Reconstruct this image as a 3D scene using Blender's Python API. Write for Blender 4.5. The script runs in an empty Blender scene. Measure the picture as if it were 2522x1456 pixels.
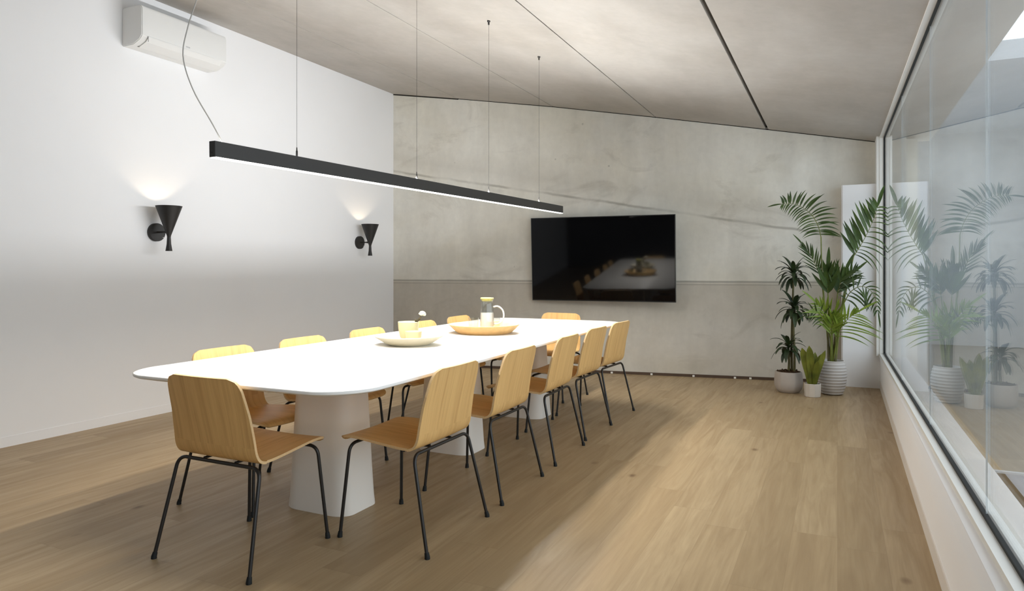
import bpy, bmesh, math, random
from mathutils import Vector, Matrix, Euler
random.seed(11)
S = bpy.context.scene
COL = S.collection
PI = math.pi

# ------------------------------------------------------------------ helpers
def link(o, parent=None):
    COL.objects.link(o)
    if parent is not None:
        o.parent = parent
    return o

def obj(name, bm, mats, parent=None, smooth=False, angle=None, recalc=True):
    me = bpy.data.meshes.new(name)
    if recalc:
        bmesh.ops.recalc_face_normals(bm, faces=bm.faces)
    bm.to_mesh(me)
    bm.free()
    for m in (mats if isinstance(mats, (list, tuple)) else [mats]):
        me.materials.append(m)
    if smooth:
        for p in me.polygons:
            p.use_smooth = True
        if angle is not None:
            try:
                me.set_sharp_from_angle(angle=math.radians(angle))
            except Exception:
                pass
    return link(bpy.data.objects.new(name, me), parent)

def tag(o, label=None, cat=None, group=None, kind=None):
    if label: o['label'] = label
    if cat: o['category'] = cat
    if group: o['group'] = group
    if kind: o['kind'] = kind
    return o

def thing(name, loc=(0, 0, 0), rz=0.0, label=None, cat=None, group=None, kind=None):
    o = bpy.data.objects.new(name, None)
    o.empty_display_size = .1
    link(o)
    o.location = loc
    o.rotation_euler = (0, 0, rz)
    return tag(o, label, cat, group, kind)

def copy_tree(o, parent=None):
    kids = [c for c in bpy.data.objects if c.parent is o]
    c = o.copy()
    COL.objects.link(c)
    if parent is not None:
        c.parent = parent
    for k in kids:
        copy_tree(k, c)
    return c

def box(bm, x0, x1, y0, y1, z0, z1, mi=0):
    v = [bm.verts.new(p) for p in ((x0, y0, z0), (x1, y0, z0), (x1, y1, z0), (x0, y1, z0),
                                   (x0, y0, z1), (x1, y0, z1), (x1, y1, z1), (x0, y1, z1))]
    fs = []
    for q in ((0, 3, 2, 1), (4, 5, 6, 7), (0, 1, 5, 4), (1, 2, 6, 5), (2, 3, 7, 6), (3, 0, 4, 7)):
        f = bm.faces.new([v[i] for i in q]); f.material_index = mi; fs.append(f)
    return fs

def boxbm(*a, bev=0.0, seg=2):
    bm = bmesh.new(); box(bm, *a)
    if bev:
        bmesh.ops.bevel(bm, geom=bm.edges[:], offset=bev, segments=seg, affect='EDGES', profile=.5)
    return bm

def prism(bm, pts_a, pts_b, mi=0):
    """solid between two polygons with the same number of points"""
    a = [bm.verts.new(p) for p in pts_a]; b = [bm.verts.new(p) for p in pts_b]
    n = len(a)
    fs = [bm.faces.new(a[::-1]), bm.faces.new(b)]
    for i in range(n):
        fs.append(bm.faces.new((a[i], a[(i + 1) % n], b[(i + 1) % n], b[i])))
    for f in fs: f.material_index = mi
    return fs

def catmull(pts, n):
    pts = [Vector(p) for p in pts]
    P = [pts[0] * 2 - pts[1]] + pts + [pts[-1] * 2 - pts[-2]]
    out = []
    segs = len(pts) - 1
    for i in range(n + 1):
        t = i / n * segs
        k = min(int(t), segs - 1); u = t - k
        p0, p1, p2, p3 = P[k], P[k + 1], P[k + 2], P[k + 3]
        out.append(.5 * ((2 * p1) + (p2 - p0) * u + (2 * p0 - 5 * p1 + 4 * p2 - p3) * u * u + (3 * p1 - p0 - 3 * p2 + p3) * u ** 3))
    return out

def tube(bm, pts, r, seg=10, cap=True, mi=0):
    """r: number or list per point"""
    pts = [Vector(p) for p in pts]
    n = len(pts)
    rr = r if isinstance(r, (list, tuple)) else [r] * n
    t0 = (pts[1] - pts[0]).normalized()
    ref = Vector((0, 0, 1)) if abs(t0.z) < .9 else Vector((1, 0, 0))
    nx = t0.cross(ref).normalized()
    rings = []
    for i, p in enumerate(pts):
        t = (pts[min(i + 1, n - 1)] - pts[max(i - 1, 0)]).normalized()
        nx = (nx - t * nx.dot(t)).normalized()
        ny = t.cross(nx)
        rings.append([bm.verts.new(p + (nx * math.cos(2 * PI * k / seg) + ny * math.sin(2 * PI * k / seg)) * rr[i]) for k in range(seg)])
    for i in range(n - 1):
        for k in range(seg):
            f = bm.faces.new((rings[i][k], rings[i][(k + 1) % seg], rings[i + 1][(k + 1) % seg], rings[i + 1][k]))
            f.material_index = mi
    if cap:
        bm.faces.new(rings[0][::-1]).material_index = mi
        bm.faces.new(rings[-1]).material_index = mi
    return rings

def lathe(bm, prof, seg=48, center=(0, 0), close=True, mi=0, f_rad=None):
    """prof: list of (r, z); r==0 makes a pole. f_rad(angle,r,z)->r tweaks"""
    rings = []
    for r, z in prof:
        if r < 1e-6:
            rings.append([bm.verts.new((center[0], center[1], z))])
        else:
            ring = []
            for k in range(seg):
                a = 2 * PI * k / seg
                q = f_rad(a, r, z) if f_rad else r
                ring.append(bm.verts.new((center[0] + q * math.cos(a), center[1] + q * math.sin(a), z)))
            rings.append(ring)
    for i in range(len(rings) - 1):
        A, B = rings[i], rings[i + 1]
        for k in range(seg):
            k2 = (k + 1) % seg
            if len(A) == 1 and len(B) == 1: continue
            if len(A) == 1: f = bm.faces.new((A[0], B[k2], B[k]))
            elif len(B) == 1: f = bm.faces.new((A[k], A[k2], B[0]))
            else: f = bm.faces.new((A[k], A[k2], B[k2], B[k]))
            f.material_index = mi
    return rings

def rounded(hx, hy, r, n=8, cx=0, cy=0):
    out = []
    for sx, sy, a0 in ((1, 1, 0), (-1, 1, 90), (-1, -1, 180), (1, -1, 270)):
        for i in range(n + 1):
            a = math.radians(a0 + 90 * i / n)
            out.append((cx + sx * (hx - r) + r * math.cos(a), cy + sy * (hy - r) + r * math.sin(a)))
    return out

# ------------------------------------------------------------------ materials
def srgb(r, g, b):
    f = lambda c: (c / 255 / 12.92) if c / 255 <= .04045 else ((c / 255 + .055) / 1.055) ** 2.4
    return (f(r), f(g), f(b), 1)

class NT:
    def __init__(s, name):
        s.m = bpy.data.materials.new(name); s.m.use_nodes = True
        s.t = s.m.node_tree; s.t.nodes.clear()
        s.out = s.n('ShaderNodeOutputMaterial')
    def n(s, ty, **kw):
        nd = s.t.nodes.new(ty)
        for k, v in kw.items():
            if k.startswith('i_'):
                key = k[2:]
                nd.inputs[int(key) if key.isdigit() else key.replace('_', ' ')].default_value = v
            else: setattr(nd, k, v)
        return nd
    def l(s, a, b): s.t.links.new(a, b)
    def bsdf(s, col=(.8, .8, .8, 1), rough=.5, spec=.5, metal=0.0, **kw):
        b = s.n('ShaderNodeBsdfPrincipled')
        b.inputs['Base Color'].default_value = col
        b.inputs['Roughness'].default_value = rough
        b.inputs['Specular IOR Level'].default_value = spec
        b.inputs['Metallic'].default_value = metal
        for k, v in kw.items(): b.inputs[k].default_value = v
        s.l(b.outputs[0], s.out.inputs[0])
        return b
    def math(s, op, a, b=None, clamp=False):
        nd = s.n('ShaderNodeMath', operation=op, use_clamp=clamp)
        for i, v in ((0, a), (1, b)):
            if v is None: continue
            if isinstance(v, (int, float)): nd.inputs[i].default_value = v
            else: s.l(v, nd.inputs[i])
        return nd.outputs[0]
    def vec(s, x, y, z):
        nd = s.n('ShaderNodeCombineXYZ')
        for i, v in enumerate((x, y, z)):
            if isinstance(v, (int, float)): nd.inputs[i].default_value = v
            else: s.l(v, nd.inputs[i])
        return nd.outputs[0]
    def xyz(s, v):
        nd = s.n('ShaderNodeSeparateXYZ'); s.l(v, nd.inputs[0]); return nd.outputs
    def objc(s): return s.n('ShaderNodeTexCoord').outputs['Object']
    def scale(s, v, sx, sy, sz):
        nd = s.n('ShaderNodeMapping'); s.l(v, nd.inputs[0]); nd.inputs['Scale'].default_value = (sx, sy, sz); return nd.outputs[0]
    def noise(s, v, scale=5, detail=3, rough=.5, dist=0):
        nd = s.n('ShaderNodeTexNoise'); s.l(v, nd.inputs['Vector'])
        nd.inputs['Scale'].default_value = scale; nd.inputs['Detail'].default_value = detail
        nd.inputs['Roughness'].default_value = rough; nd.inputs['Distortion'].default_value = dist
        return nd.outputs[0]
    def ramp(s, f, *stops):
        nd = s.n('ShaderNodeValToRGB'); s.l(f, nd.inputs[0])
        el = nd.color_ramp.elements
        while len(el) < len(stops): el.new(.5)
        for e, (p, c) in zip(el, stops):
            e.position = p; e.color = c if len(c) == 4 else (*c, 1)
        return nd.outputs[0]
    def maprange(s, v, a, b, c, d, clamp=True):
        nd = s.n('ShaderNodeMapRange', clamp=clamp); s.l(v, nd.inputs[0])
        for i, q in enumerate((a, b, c, d)): nd.inputs[i + 1].default_value = q
        return nd.outputs[0]
    def mix(s, f, a, b, mode='MIX'):
        nd = s.n('ShaderNodeMix', data_type='RGBA', blend_type=mode)
        for i, v in ((0, f), (6, a), (7, b)):
            if isinstance(v, (int, float)): nd.inputs[i].default_value = v
            elif isinstance(v, tuple): nd.inputs[i].default_value = v
            else: s.l(v, nd.inputs[i])
        return nd.outputs[2]
    def bump(s, h, strength=.2, dist=.01):
        nd = s.n('ShaderNodeBump'); s.l(h, nd.inputs['Height'])
        nd.inputs['Strength'].default_value = strength; nd.inputs['Distance'].default_value = dist
        return nd.outputs[0]

def simple(name, col, rough=.5, spec=.5, metal=0.0, var=.04, scale=9.0, **kw):
    """plain surface with a faint procedural tonal variation"""
    t = NT(name); b = t.bsdf(col, rough, spec, metal, **kw)
    n = t.noise(t.objc(), scale, 3)
    f = t.maprange(n, .3, .7, 1 - var, 1 + var)
    c = t.mix(1.0, col, t.vec(f, f, f), 'MULTIPLY')
    t.l(c, b.inputs['Base Color'])
    return t.m

def mat_floor():
    t = NT('oak_floor_planks'); b = t.bsdf(rough=.42, spec=.35)
    x, y, z = t.xyz(t.objc())
    W_, L_ = .19, 1.9
    rx = t.math('DIVIDE', x, W_); row = t.math('FLOOR', rx)
    wn = t.n('ShaderNodeTexWhiteNoise', noise_dimensions='1D'); t.l(row, wn.inputs['W'])
    ry = t.math('ADD', t.math('DIVIDE', y, L_), t.math('MULTIPLY', wn.outputs[0], 7.3))
    cell = t.math('FLOOR', ry)
    wn2 = t.n('ShaderNodeTexWhiteNoise', noise_dimensions='2D'); t.l(t.vec(row, cell, 0), wn2.inputs['Vector'])
    rnd = wn2.outputs[0]
    base = t.ramp(rnd, (0, srgb(160, 138, 105)), (.35, srgb(164, 141, 107)), (.65, srgb(176, 154, 120)), (1, srgb(164, 141, 107)))
    off = t.math('MULTIPLY', rnd, 37.0)
    gv = t.vec(t.math('ADD', t.math('MULTIPLY', x, 9.0), off), t.math('ADD', t.math('MULTIPLY', y, .75), off), off)
    g1 = t.noise(gv, 1.6, 4, .55, 1.2)
    c = t.mix(t.maprange(g1, .35, .7, 0, .55), base, srgb(140, 117, 86))
    gv2 = t.vec(t.math('ADD', t.math('MULTIPLY', x, 90.0), off), t.math('MULTIPLY', y, 2.5), off)
    g2 = t.noise(gv2, 1.0, 3)
    c = t.mix(t.maprange(g2, .4, .75, 0, .22), c, srgb(128, 104, 74))
    # knots
    vo = t.n('ShaderNodeTexVoronoi', feature='F1'); vo.inputs['Scale'].default_value = 1.0
    t.l(t.vec(t.math('MULTIPLY', x, 3.1), t.math('MULTIPLY', y, 1.9), 0), vo.inputs['Vector'])
    kn = t.math('MULTIPLY', t.maprange(vo.outputs['Distance'], .02, .085, .85, 0), t.maprange(t.noise(gv, 3, 2), .3, .42, .55, 1))
    c = t.mix(kn, c, srgb(104, 78, 52))
    # joints
    fx = t.math('FRACT', rx); dx = t.math('MINIMUM', fx, t.math('SUBTRACT', 1, fx))
    fy = t.math('FRACT', ry); dy = t.math('MINIMUM', fy, t.math('SUBTRACT', 1, fy))
    j = t.math('MAXIMUM', t.maprange(dx, .003, .011, .22, 0), t.maprange(dy, .0006, .0013, .22, 0))
    c = t.mix(j, c, srgb(110, 86, 60))
    t.l(c, b.inputs['Base Color'])
    t.l(t.maprange(g1, .3, .7, .36, .5), b.inputs['Roughness'])
    return t.m

def mat_concrete(name, c0, c1, c2, wall=False):
    t = NT(name); b = t.bsdf(rough=.62, spec=.3)
    o = t.objc(); x, y, z = t.xyz(o)
    n1 = t.noise(t.scale(o, 1, 1, 1.2), .9, 5, .6, .4)
    n2 = t.noise(t.scale(o, 1.6, .5, .7) if not wall else t.scale(o, 2.2, 2.2, .6), 1.7, 5, .6)
    n3 = t.noise(o, 14, 5, .6)
    c = t.ramp(n1, (.32, c0), (.5, c1), (.68, c2))
    f = t.maprange(n2, .3, .7, .94, 1.09); c = t.mix(1.0, c, t.vec(f, f, f), 'MULTIPLY')
    f = t.maprange(n3, .3, .7, .965, 1.03); c = t.mix(1.0, c, t.vec(f, f, f), 'MULTIPLY')
    if wall:
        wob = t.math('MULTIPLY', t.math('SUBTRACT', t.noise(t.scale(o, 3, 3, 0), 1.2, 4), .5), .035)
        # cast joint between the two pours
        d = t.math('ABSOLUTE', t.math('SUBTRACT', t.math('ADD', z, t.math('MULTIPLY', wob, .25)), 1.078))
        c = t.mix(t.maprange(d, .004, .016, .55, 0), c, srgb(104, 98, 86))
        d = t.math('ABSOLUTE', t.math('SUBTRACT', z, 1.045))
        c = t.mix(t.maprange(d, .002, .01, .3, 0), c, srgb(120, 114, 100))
        c = t.mix(t.maprange(t.math('ADD', z, wob), 1.05, 1.08, 1.0, 0.0), c, t.mix(1.0, c, (.75, .725, .70, 1), 'MULTIPLY'))  # lower pour is browner; part of the darkening stands in for dimmer light
        # slanting cold joint parallel to the roof slope
        zl = t.math('ADD', t.math('MULTIPLY', x, -.1745), 1.579)
        dd = t.math('SUBTRACT', t.math('ADD', z, wob), zl)
        pt = t.maprange(t.noise(o, 2.3, 3), .35, .6, .25, 1)
        c = t.mix(t.math('MULTIPLY', pt, t.maprange(t.math('ABSOLUTE', dd), .004, .022, .5, 0)), c, srgb(112, 106, 90))
        c = t.mix(t.math('MULTIPLY', t.maprange(dd, -.02, .16, 0, 1), t.maprange(dd, .16, .4, .18, 0)), c, srgb(128, 120, 104))
        # blow holes
        vo = t.n('ShaderNodeTexVoronoi', feature='F1'); vo.inputs['Scale'].default_value = 4.2; t.l(o, vo.inputs['Vector'])
        c = t.mix(t.math('MULTIPLY', t.maprange(vo.outputs['Distance'], .03, .07, .5, 0), t.maprange(n2, .5, .6, 0, 1)), c, srgb(96, 92, 82))
        # stained hand patches
        n4 = t.noise(t.scale(o, 1.2, 1.2, 2.5), 1.1, 6, .65, .8)
        c = t.mix(t.maprange(n4, .56, .72, 0, .26), c, srgb(132, 124, 106))
    t.l(c, b.inputs['Base Color'])
    t.l(t.bump(n3, .08, .01), b.inputs['Normal'])
    return t.m

def mat_oak(name='oak_veneer', dark=1.0):
    t = NT(name); b = t.bsdf(rough=.45, spec=.35)
    o = t.objc(); x, y, z = t.xyz(o)
    inf = t.n('ShaderNodeObjectInfo').outputs['Random']
    off = t.math('MULTIPLY', inf, 20.0)
    s_ = t.math('ADD', t.math('MULTIPLY', z, 1.4), t.math('MULTIPLY', y, 1.4))
    g = t.noise(t.vec(t.math('ADD', t.math('MULTIPLY', x, 34.0), off), s_, off), 1.0, 4, .6, .9)
    g2 = t.noise(t.vec(t.math('MULTIPLY', x, 170.0), t.math('MULTIPLY', s_, 4), 0), 1.0, 2)
    c = t.ramp(g, (.28, srgb(192, 150, 94)), (.5, srgb(211, 171, 112)), (.72, srgb(218, 180, 118)))
    c = t.mix(t.maprange(g2, .45, .75, 0, .3), c, srgb(172, 130, 74))
    t.l(c, b.inputs['Base Color'])
    return t.m

def mat_glass(name, tint=(1, 1, 1, 1), ior=1.5, rough=0.0, edge=None):
    """clear pane: fresnel-weighted mirror over straight-through transmission, the same from both faces"""
    t = NT(name)
    bf = t.n('ShaderNodeNewGeometry').outputs['Backfacing']
    fr = t.n('ShaderNodeFresnel'); t.l(t.maprange(bf, 0, 1, ior, 1 / ior), fr.inputs['IOR'])
    tr = t.n('ShaderNodeBsdfTransparent'); tr.inputs[0].default_value = tint
    gl = t.n('ShaderNodeBsdfGlossy'); gl.inputs[0].default_value = (1, 1, 1, 1); gl.inputs['Roughness'].default_value = rough
    mx = t.n('ShaderNodeMixShader'); t.l(fr.outputs[0], mx.inputs[0]); t.l(tr.outputs[0], mx.inputs[1]); t.l(gl.outputs[0], mx.inputs[2])
    t.l(mx.outputs[0], t.out.inputs[0])
    return t.m

def mat_emit(name, col, strength):
    t = NT(name)
    e = t.n('ShaderNodeEmission'); e.inputs[0].default_value = col; e.inputs[1].default_value = strength
    t.l(e.outputs[0], t.out.inputs[0])
    return t.m

def mat_leaf(name, dark, light, rough=.45):
    t = NT(name); b = t.bsdf(rough=rough, spec=.4)
    o = t.objc()
    n = t.noise(o, 7, 3); n2 = t.noise(t.scale(o, 60, 60, 8), 1, 2)
    c = t.mix(t.maprange(n, .3, .7, 0, 1), dark, light)
    c = t.mix(t.maprange(n2, .45, .7, 0, .3), c, dark)
    t.l(c, b.inputs['Base Color'])
    b.inputs['Transmission Weight'].default_value = 0
    return t.m

def mat_soil():
    t = NT('potting_soil'); b = t.bsdf(rough=.95, spec=.1)
    n = t.noise(t.objc(), 60, 5, .7)
    t.l(t.ramp(n, (.3, srgb(28, 20, 14)), (.7, srgb(84, 62, 42))), b.inputs['Base Color'])
    t.l(t.bump(n, .8, .01), b.inputs['Normal'])
    return t.m

M_floor = mat_floor()
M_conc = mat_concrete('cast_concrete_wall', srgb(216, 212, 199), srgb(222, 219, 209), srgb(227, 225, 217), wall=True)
M_ceil = mat_concrete('precast_concrete_ceiling', srgb(166, 160, 152), srgb(175, 170, 163), srgb(182, 178, 172))
M_white = simple('white_plaster', srgb(242, 242, 243), .7, .25, var=.012, scale=1.2)
M_wframe = simple('white_lacquered_aluminium', srgb(232, 231, 226), .4, .4, var=.01)
M_base = simple('painted_baseboard', srgb(222, 216, 208), .5, .3, var=.015)
M_gasket = simple('black_rubber_gasket', srgb(26, 28, 28), .6, .3)
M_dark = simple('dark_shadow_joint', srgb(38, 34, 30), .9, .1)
M_strip = simple('dark_brown_base_strip', srgb(84, 68, 56), .7, .2)
M_oak = mat_oak()
M_ply = simple('pale_plywood_edge', srgb(214, 182, 136), .55, .3, var=.06, scale=120)
M_black = simple('black_powder_coated_steel', srgb(30, 27, 25), .38, .45, var=.05)
M_lampblk = simple('matt_black_lamp_paint', srgb(36, 34, 33), .45, .4, var=.04)
M_pend = simple('black_anodised_profile', srgb(42, 40, 38), .42, .45, var=.04)
M_table = simple('white_matt_laminate', srgb(236, 235, 232), .38, .35, var=.006, scale=2)
M_ped = simple('white_painted_pedestal', srgb(234, 228, 219), .42, .35, var=.01, scale=2)
M_acw = simple('white_air_conditioner_plastic', srgb(232, 232, 230), .35, .45, var=.006)
M_acg = simple('grey_air_conditioner_slot', srgb(140, 140, 138), .6, .3)
M_cable = simple('steel_suspension_cable', srgb(58, 57, 56), .7, .1)
M_cord = simple('light_grey_power_cord', srgb(196, 192, 186), .5, .3)
M_glass = mat_glass('clear_window_glass', (.90, .93, .94, 1), 1.52)
M_clear = mat_glass('clear_drinking_glass', (.93, .94, .93, 1), 1.5, .01)
M_seal = simple('white_glazing_silicone', srgb(222, 226, 228), .4, .4)
M_screen = simple('glossy_black_tv_screen', srgb(9, 9, 11), .05, .32, var=.02)
M_bezel = simple('dark_grey_tv_bezel', srgb(30, 31, 31), .3, .5, metal=.2)
M_bezelm = simple('brushed_grey_tv_edge', srgb(120, 124, 122), .35, .5, metal=.6)
M_cream = simple('cream_stoneware', srgb(232, 222, 196), .38, .4, var=.03, scale=14)
M_cup = simple('pale_celadon_stoneware', srgb(196, 189, 150), .4, .4, var=.04, scale=14)
M_tray = simple('light_turned_wood', srgb(222, 186, 128), .5, .3, var=.10, scale=22)
M_milk = simple('cloudy_white_drink', srgb(238, 234, 228), .15, .5, var=.01)
M_lid = simple('yellow_carafe_lid', srgb(206, 198, 110), .45, .4, var=.03)
M_petal = simple('cream_flower_petals', srgb(240, 232, 200), .6, .3, var=.05, scale=90)
M_stem = simple('dark_flower_stem', srgb(64, 56, 36), .6, .3)
M_potg = simple('grey_stone_pot', srgb(170, 162, 154), .65, .3, var=.05, scale=8)
M_potw = simple('white_matt_pot', srgb(200, 193, 183), .6, .3, var=.03, scale=8)
M_potr = simple('white_ribbed_ceramic', srgb(188, 184, 180), .55, .3, var=.03, scale=8)
M_soil = mat_soil()
M_palm = mat_leaf('palm_leaf_green', srgb(38, 58, 22), srgb(72, 96, 38))
M_palml = mat_leaf('fresh_palm_leaf_green', srgb(84, 112, 30), srgb(138, 160, 56))
M_drac = mat_leaf('dark_glossy_leaf_green', srgb(26, 38, 20), srgb(52, 68, 36))
M_snake = mat_leaf('olive_leaf_green', srgb(70, 80, 22), srgb(124, 128, 46))
M_cane = simple('green_brown_cane', srgb(88, 84, 52), .6, .3, var=.2, scale=30)
M_palmstem = simple('palm_stalk_green', srgb(104, 112, 48), .5, .3, var=.15, scale=20)
M_extw = simple('exterior_grey_render', srgb(190, 195, 200), .8, .2, var=.02, scale=1)
M_extg = simple('exterior_dark_paving', srgb(136, 135, 131), .85, .2, var=.05, scale=2)
M_extl = simple('exterior_pale_paving', srgb(146, 154, 166), .7, .2, var=.02, scale=2)
M_led = mat_emit('led_strip_diffuser', (1, .965, .91, 1), 5.0)
M_upfill = mat_emit('added_upward_fill', (1, .99, .97, 1), 6.0)  # glow added on top of the pendant to lift the ceiling
M_bulb = mat_emit('warm_bulb', (1, .80, .56, 1), 190.0)

# ------------------------------------------------------------------ room shell
XL, YN = -5.146, -3.2          # left wall plane, rear of the room
D, K = 8.1028, .1661           # back wall: y = D + K x
yb = lambda x: D + K * x
CEIL = [(-5.146, 3.467), (-4.27, 3.347), (-3.08, 3.169), (-1.89, 2.969), (-.70, 2.760), (.412, 2.560)]
def cz(x):
    for (x0, z0), (x1, z1) in zip(CEIL, CEIL[1:]):
        if x <= x1 or (x1, z1) == CEIL[-1]:
            return z0 + (z1 - z0) * (x - x0) / (x1 - x0)
xw = lambda y: .343 + .0066 * y     # face of the low wall under the glass

bm = bmesh.new(); box(bm, XL - .2, .9, YN - .2, 8.6, -.2, 0)
tag(obj('floor', bm, M_floor), 'pale oak plank floor running the length of the room', 'floor', kind='structure')

bm = bmesh.new()
box(bm, XL - .25, XL, YN - .2, yb(XL) + .25, 0, 3.75)
tag(obj('wall_left', bm, M_white), 'white plastered wall carrying the sconces and the air conditioner', 'wall', kind='structure')

bm = bmesh.new()
a = [(XL, yb(XL), 0), (.75, yb(.75), 0), (.75, yb(.75), cz(.412) + .02)] + [(x, yb(x), z + .02) for x, z in CEIL[::-1]]
prism(bm, a, [(p[0] - .04, p[1] + .25, p[2]) for p in a])
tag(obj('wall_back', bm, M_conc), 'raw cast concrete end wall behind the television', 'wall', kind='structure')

# ceiling: hollow-core planks with open joints
bm = bmesh.new()
for i, ((x0, z0), (x1, z1)) in enumerate(zip(CEIL, CEIL[1:])):
    gl = 0 if i == 0 else (.014 if i == 4 else .0045)
    gr = 0 if i == 4 else (.014 if i == 3 else .0045)
    ch = .0012
    s = (z1 - z0) / (x1 - x0)
    if i == 0: x0 -= .2; z0 -= .2 * s
    za = lambda x: z0 + s * (x - x0)
    A0, A1 = x0 + gl, x1 - gr
    prof = [(A0, za(A0) + ch), (A0 + ch, za(A0 + ch)), (A1 - ch, za(A1 - ch)), (A1, za(A1) + ch), (A1, za(A1) + .22), (A0, za(A0) + .22)]
    prism(bm, [(x, YN - .2, z) for x, z in prof], [(x, yb(x) + .045, z) for x, z in prof])
tag(obj('ceiling', bm, M_ceil), 'sloping ceiling of precast concrete planks', 'ceiling', kind='structure')
bm = bmesh.new()
for (x0, z0), (x1, z1) in zip(CEIL, CEIL[1:]):
    prism(bm, [(x0 - .02, YN - .2, z0 + .2), (x1 + .02, YN - .2, z1 + .2), (x1 + .02, YN - .2, z1 + .3), (x0 - .02, YN - .2, z0 + .3)],
          [(x0 - .02, 8.6, z0 + .2), (x1 + .02, 8.6, z1 + .2), (x1 + .02, 8.6, z1 + .3), (x0 - .02, 8.6, z0 + .3)])
for (x0, z0), (x1, z1) in zip(CEIL, CEIL[1:]):     # closes the plank ends beyond the wall
    x1 += .01
    prism(bm, [(x0 - .01, yb(x0) + .05, z0 - .03), (x1, yb(x1) + .05, z1 - .03), (x1, yb(x1) + .05, z1 + .25), (x0 - .01, yb(x0) + .05, z0 + .25)],
          [(x0 - .01, yb(x0) + .075, z0 - .03), (x1, yb(x1) + .075, z1 - .03), (x1, yb(x1) + .075, z1 + .25), (x0 - .01, yb(x0) + .075, z0 + .25)])
tag(obj('ceiling', bm, M_dark), 'dark roof deck above the concrete planks', 'ceiling', kind='structure')

# dark strip painted as the shade of the gap between concrete wall and ceiling
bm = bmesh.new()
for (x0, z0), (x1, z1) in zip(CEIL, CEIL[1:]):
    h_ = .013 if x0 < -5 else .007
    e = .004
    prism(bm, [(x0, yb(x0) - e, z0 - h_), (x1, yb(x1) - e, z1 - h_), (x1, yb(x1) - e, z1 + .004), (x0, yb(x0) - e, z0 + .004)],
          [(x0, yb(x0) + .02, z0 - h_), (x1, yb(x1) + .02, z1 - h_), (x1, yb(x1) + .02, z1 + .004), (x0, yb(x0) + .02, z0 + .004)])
tag(obj('trim_1', bm, M_dark), 'thin dark strip standing in for the shaded gap along the top of the concrete wall', 'trim', kind='structure')

# dark strip at the foot of the concrete wall with small white spacers
bm = bmesh.new()
x0, x1 = XL, .03
prism(bm, [(x0, yb(x0) - .012, 0), (x1, yb(x1) - .012, 0), (x1, yb(x1) - .012, .03), (x0, yb(x0) - .012, .03)],
      [(x0, yb(x0), 0), (x1, yb(x1), 0), (x1, yb(x1), .03), (x0, yb(x0), .03)])
bb = tag(obj('baseboard_back', bm, M_strip), 'dark brown strip along the foot of the concrete wall', 'baseboard', kind='structure')
for x in (-4.6, -4.15, -3.7, -3.25, -2.8, -2.38, -1.93, -1.47, -1.03, -.87):
    bm = boxbm(x - .012, x + .012, yb(x) - .024, yb(x) - .008, .002, .022, bev=.003)
    obj('spacer', bm, M_wframe, bb)

bm = boxbm(XL, XL + .003, YN, yb(XL) - .001, 0, .07)
tag(obj('baseboard_left', bm, M_white), 'low white baseboard under the sconce wall', 'baseboard', kind='structure')

# low wall under the glazing
ZS = .338
bm = bmesh.new()
ya, yc = YN, 7.9
def sill(y):
    a_, b_ = xw(y), .469 - .0071 * (y - 2.35) - .045
    return [(a_, y, 0), (.62, y, 0), (.62, y, ZS), (b_ - .004, y, ZS), (a_ + (b_ - a_) * .62, y, ZS - .012), (a_ + (b_ - a_) * .28, y, ZS - .045), (a_ + (b_ - a_) * .07, y, ZS - .085), (a_, y, ZS - .125)]
prism(bm, sill(ya), sill(yc))
tag(obj('wall_right', bm, M_white, smooth=True, angle=40), 'low white parapet wall below the long window', 'wall', kind='structure')
bm = bmesh.new()
e = .006
prism(bm, [(xw(ya) - e, ya, 0), (xw(ya), ya, 0), (xw(ya), ya, .08), (xw(ya) - e, ya, .08)],
      [(xw(yc) - e, yc, 0), (xw(yc), yc, 0), (xw(yc), yc, .08), (xw(yc) - e, yc, .08)])
tag(obj('baseboard_right', bm, M_base), 'narrow painted baseboard under the window wall', 'baseboard', kind='structure')

# white boxed-out corner at the far end of the window
bm = bmesh.new(); box(bm, .036, .60, 7.9, 8.25, 0, 2.095)
bmesh.ops.bevel(bm, geom=[e_ for e_ in bm.edges if abs(e_.verts[0].co.z - e_.verts[1].co.z) > 1], offset=.012, segments=3, affect='EDGES')
tag(obj('wall_corner', bm, M_white), 'white boxed-out corner beside the far end of the window', 'wall', kind='structure')
# rear wall behind the viewer
bm = bmesh.new(); box(bm, XL, .8, YN - .2, YN, 0, 3.75)
tag(obj('wall_rear', bm, simple('dark_grey_plaster', srgb(92, 90, 88), .8, .2)), 'dark grey wall behind the viewer', 'wall', kind='structure')

# ------------------------------------------------------------------ long window
GZ0, GZ1 = .362, 2.552
win = thing('window_1', (.469, 2.35, 0), .0071, 'long frameless-jointed window with white frame along the right side', 'window', kind='structure')
Y0, Y1 = -5.45, 5.535
bm = bmesh.new()
box(bm, -.045, .06, Y0, Y1, ZS - .002, GZ0); box(bm, -.045, .06, Y0, Y1, GZ1, GZ1 + .09)
box(bm, -.045, .06, Y1 - .045, Y1, GZ0, GZ1); box(bm, -.045, .06, Y0, Y0 + .05, GZ0, GZ1)
obj('window_frame', bm, M_wframe, win)
bm = bmesh.new()
box(bm, -.011, .011, Y0 + .05, Y1 - .045, GZ0, GZ0 + .012); box(bm, -.011, .011, Y0 + .05, Y1 - .045, GZ1 - .01, GZ1)
box(bm, -.011, .011, Y1 - .053, Y1 - .045, GZ0, GZ1)
obj('gasket', bm, M_gasket, win)
js = [Y0 + .05, -2.65, -1.08, .486, 1.98, 3.63, Y1 - .053]
for a_, b_ in zip(js, js[1:]):
    obj('pane', boxbm(-.004, .004, a_ + .0015, b_ - .0015, GZ0 + .004, GZ1 - .004), M_glass, win)
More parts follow.
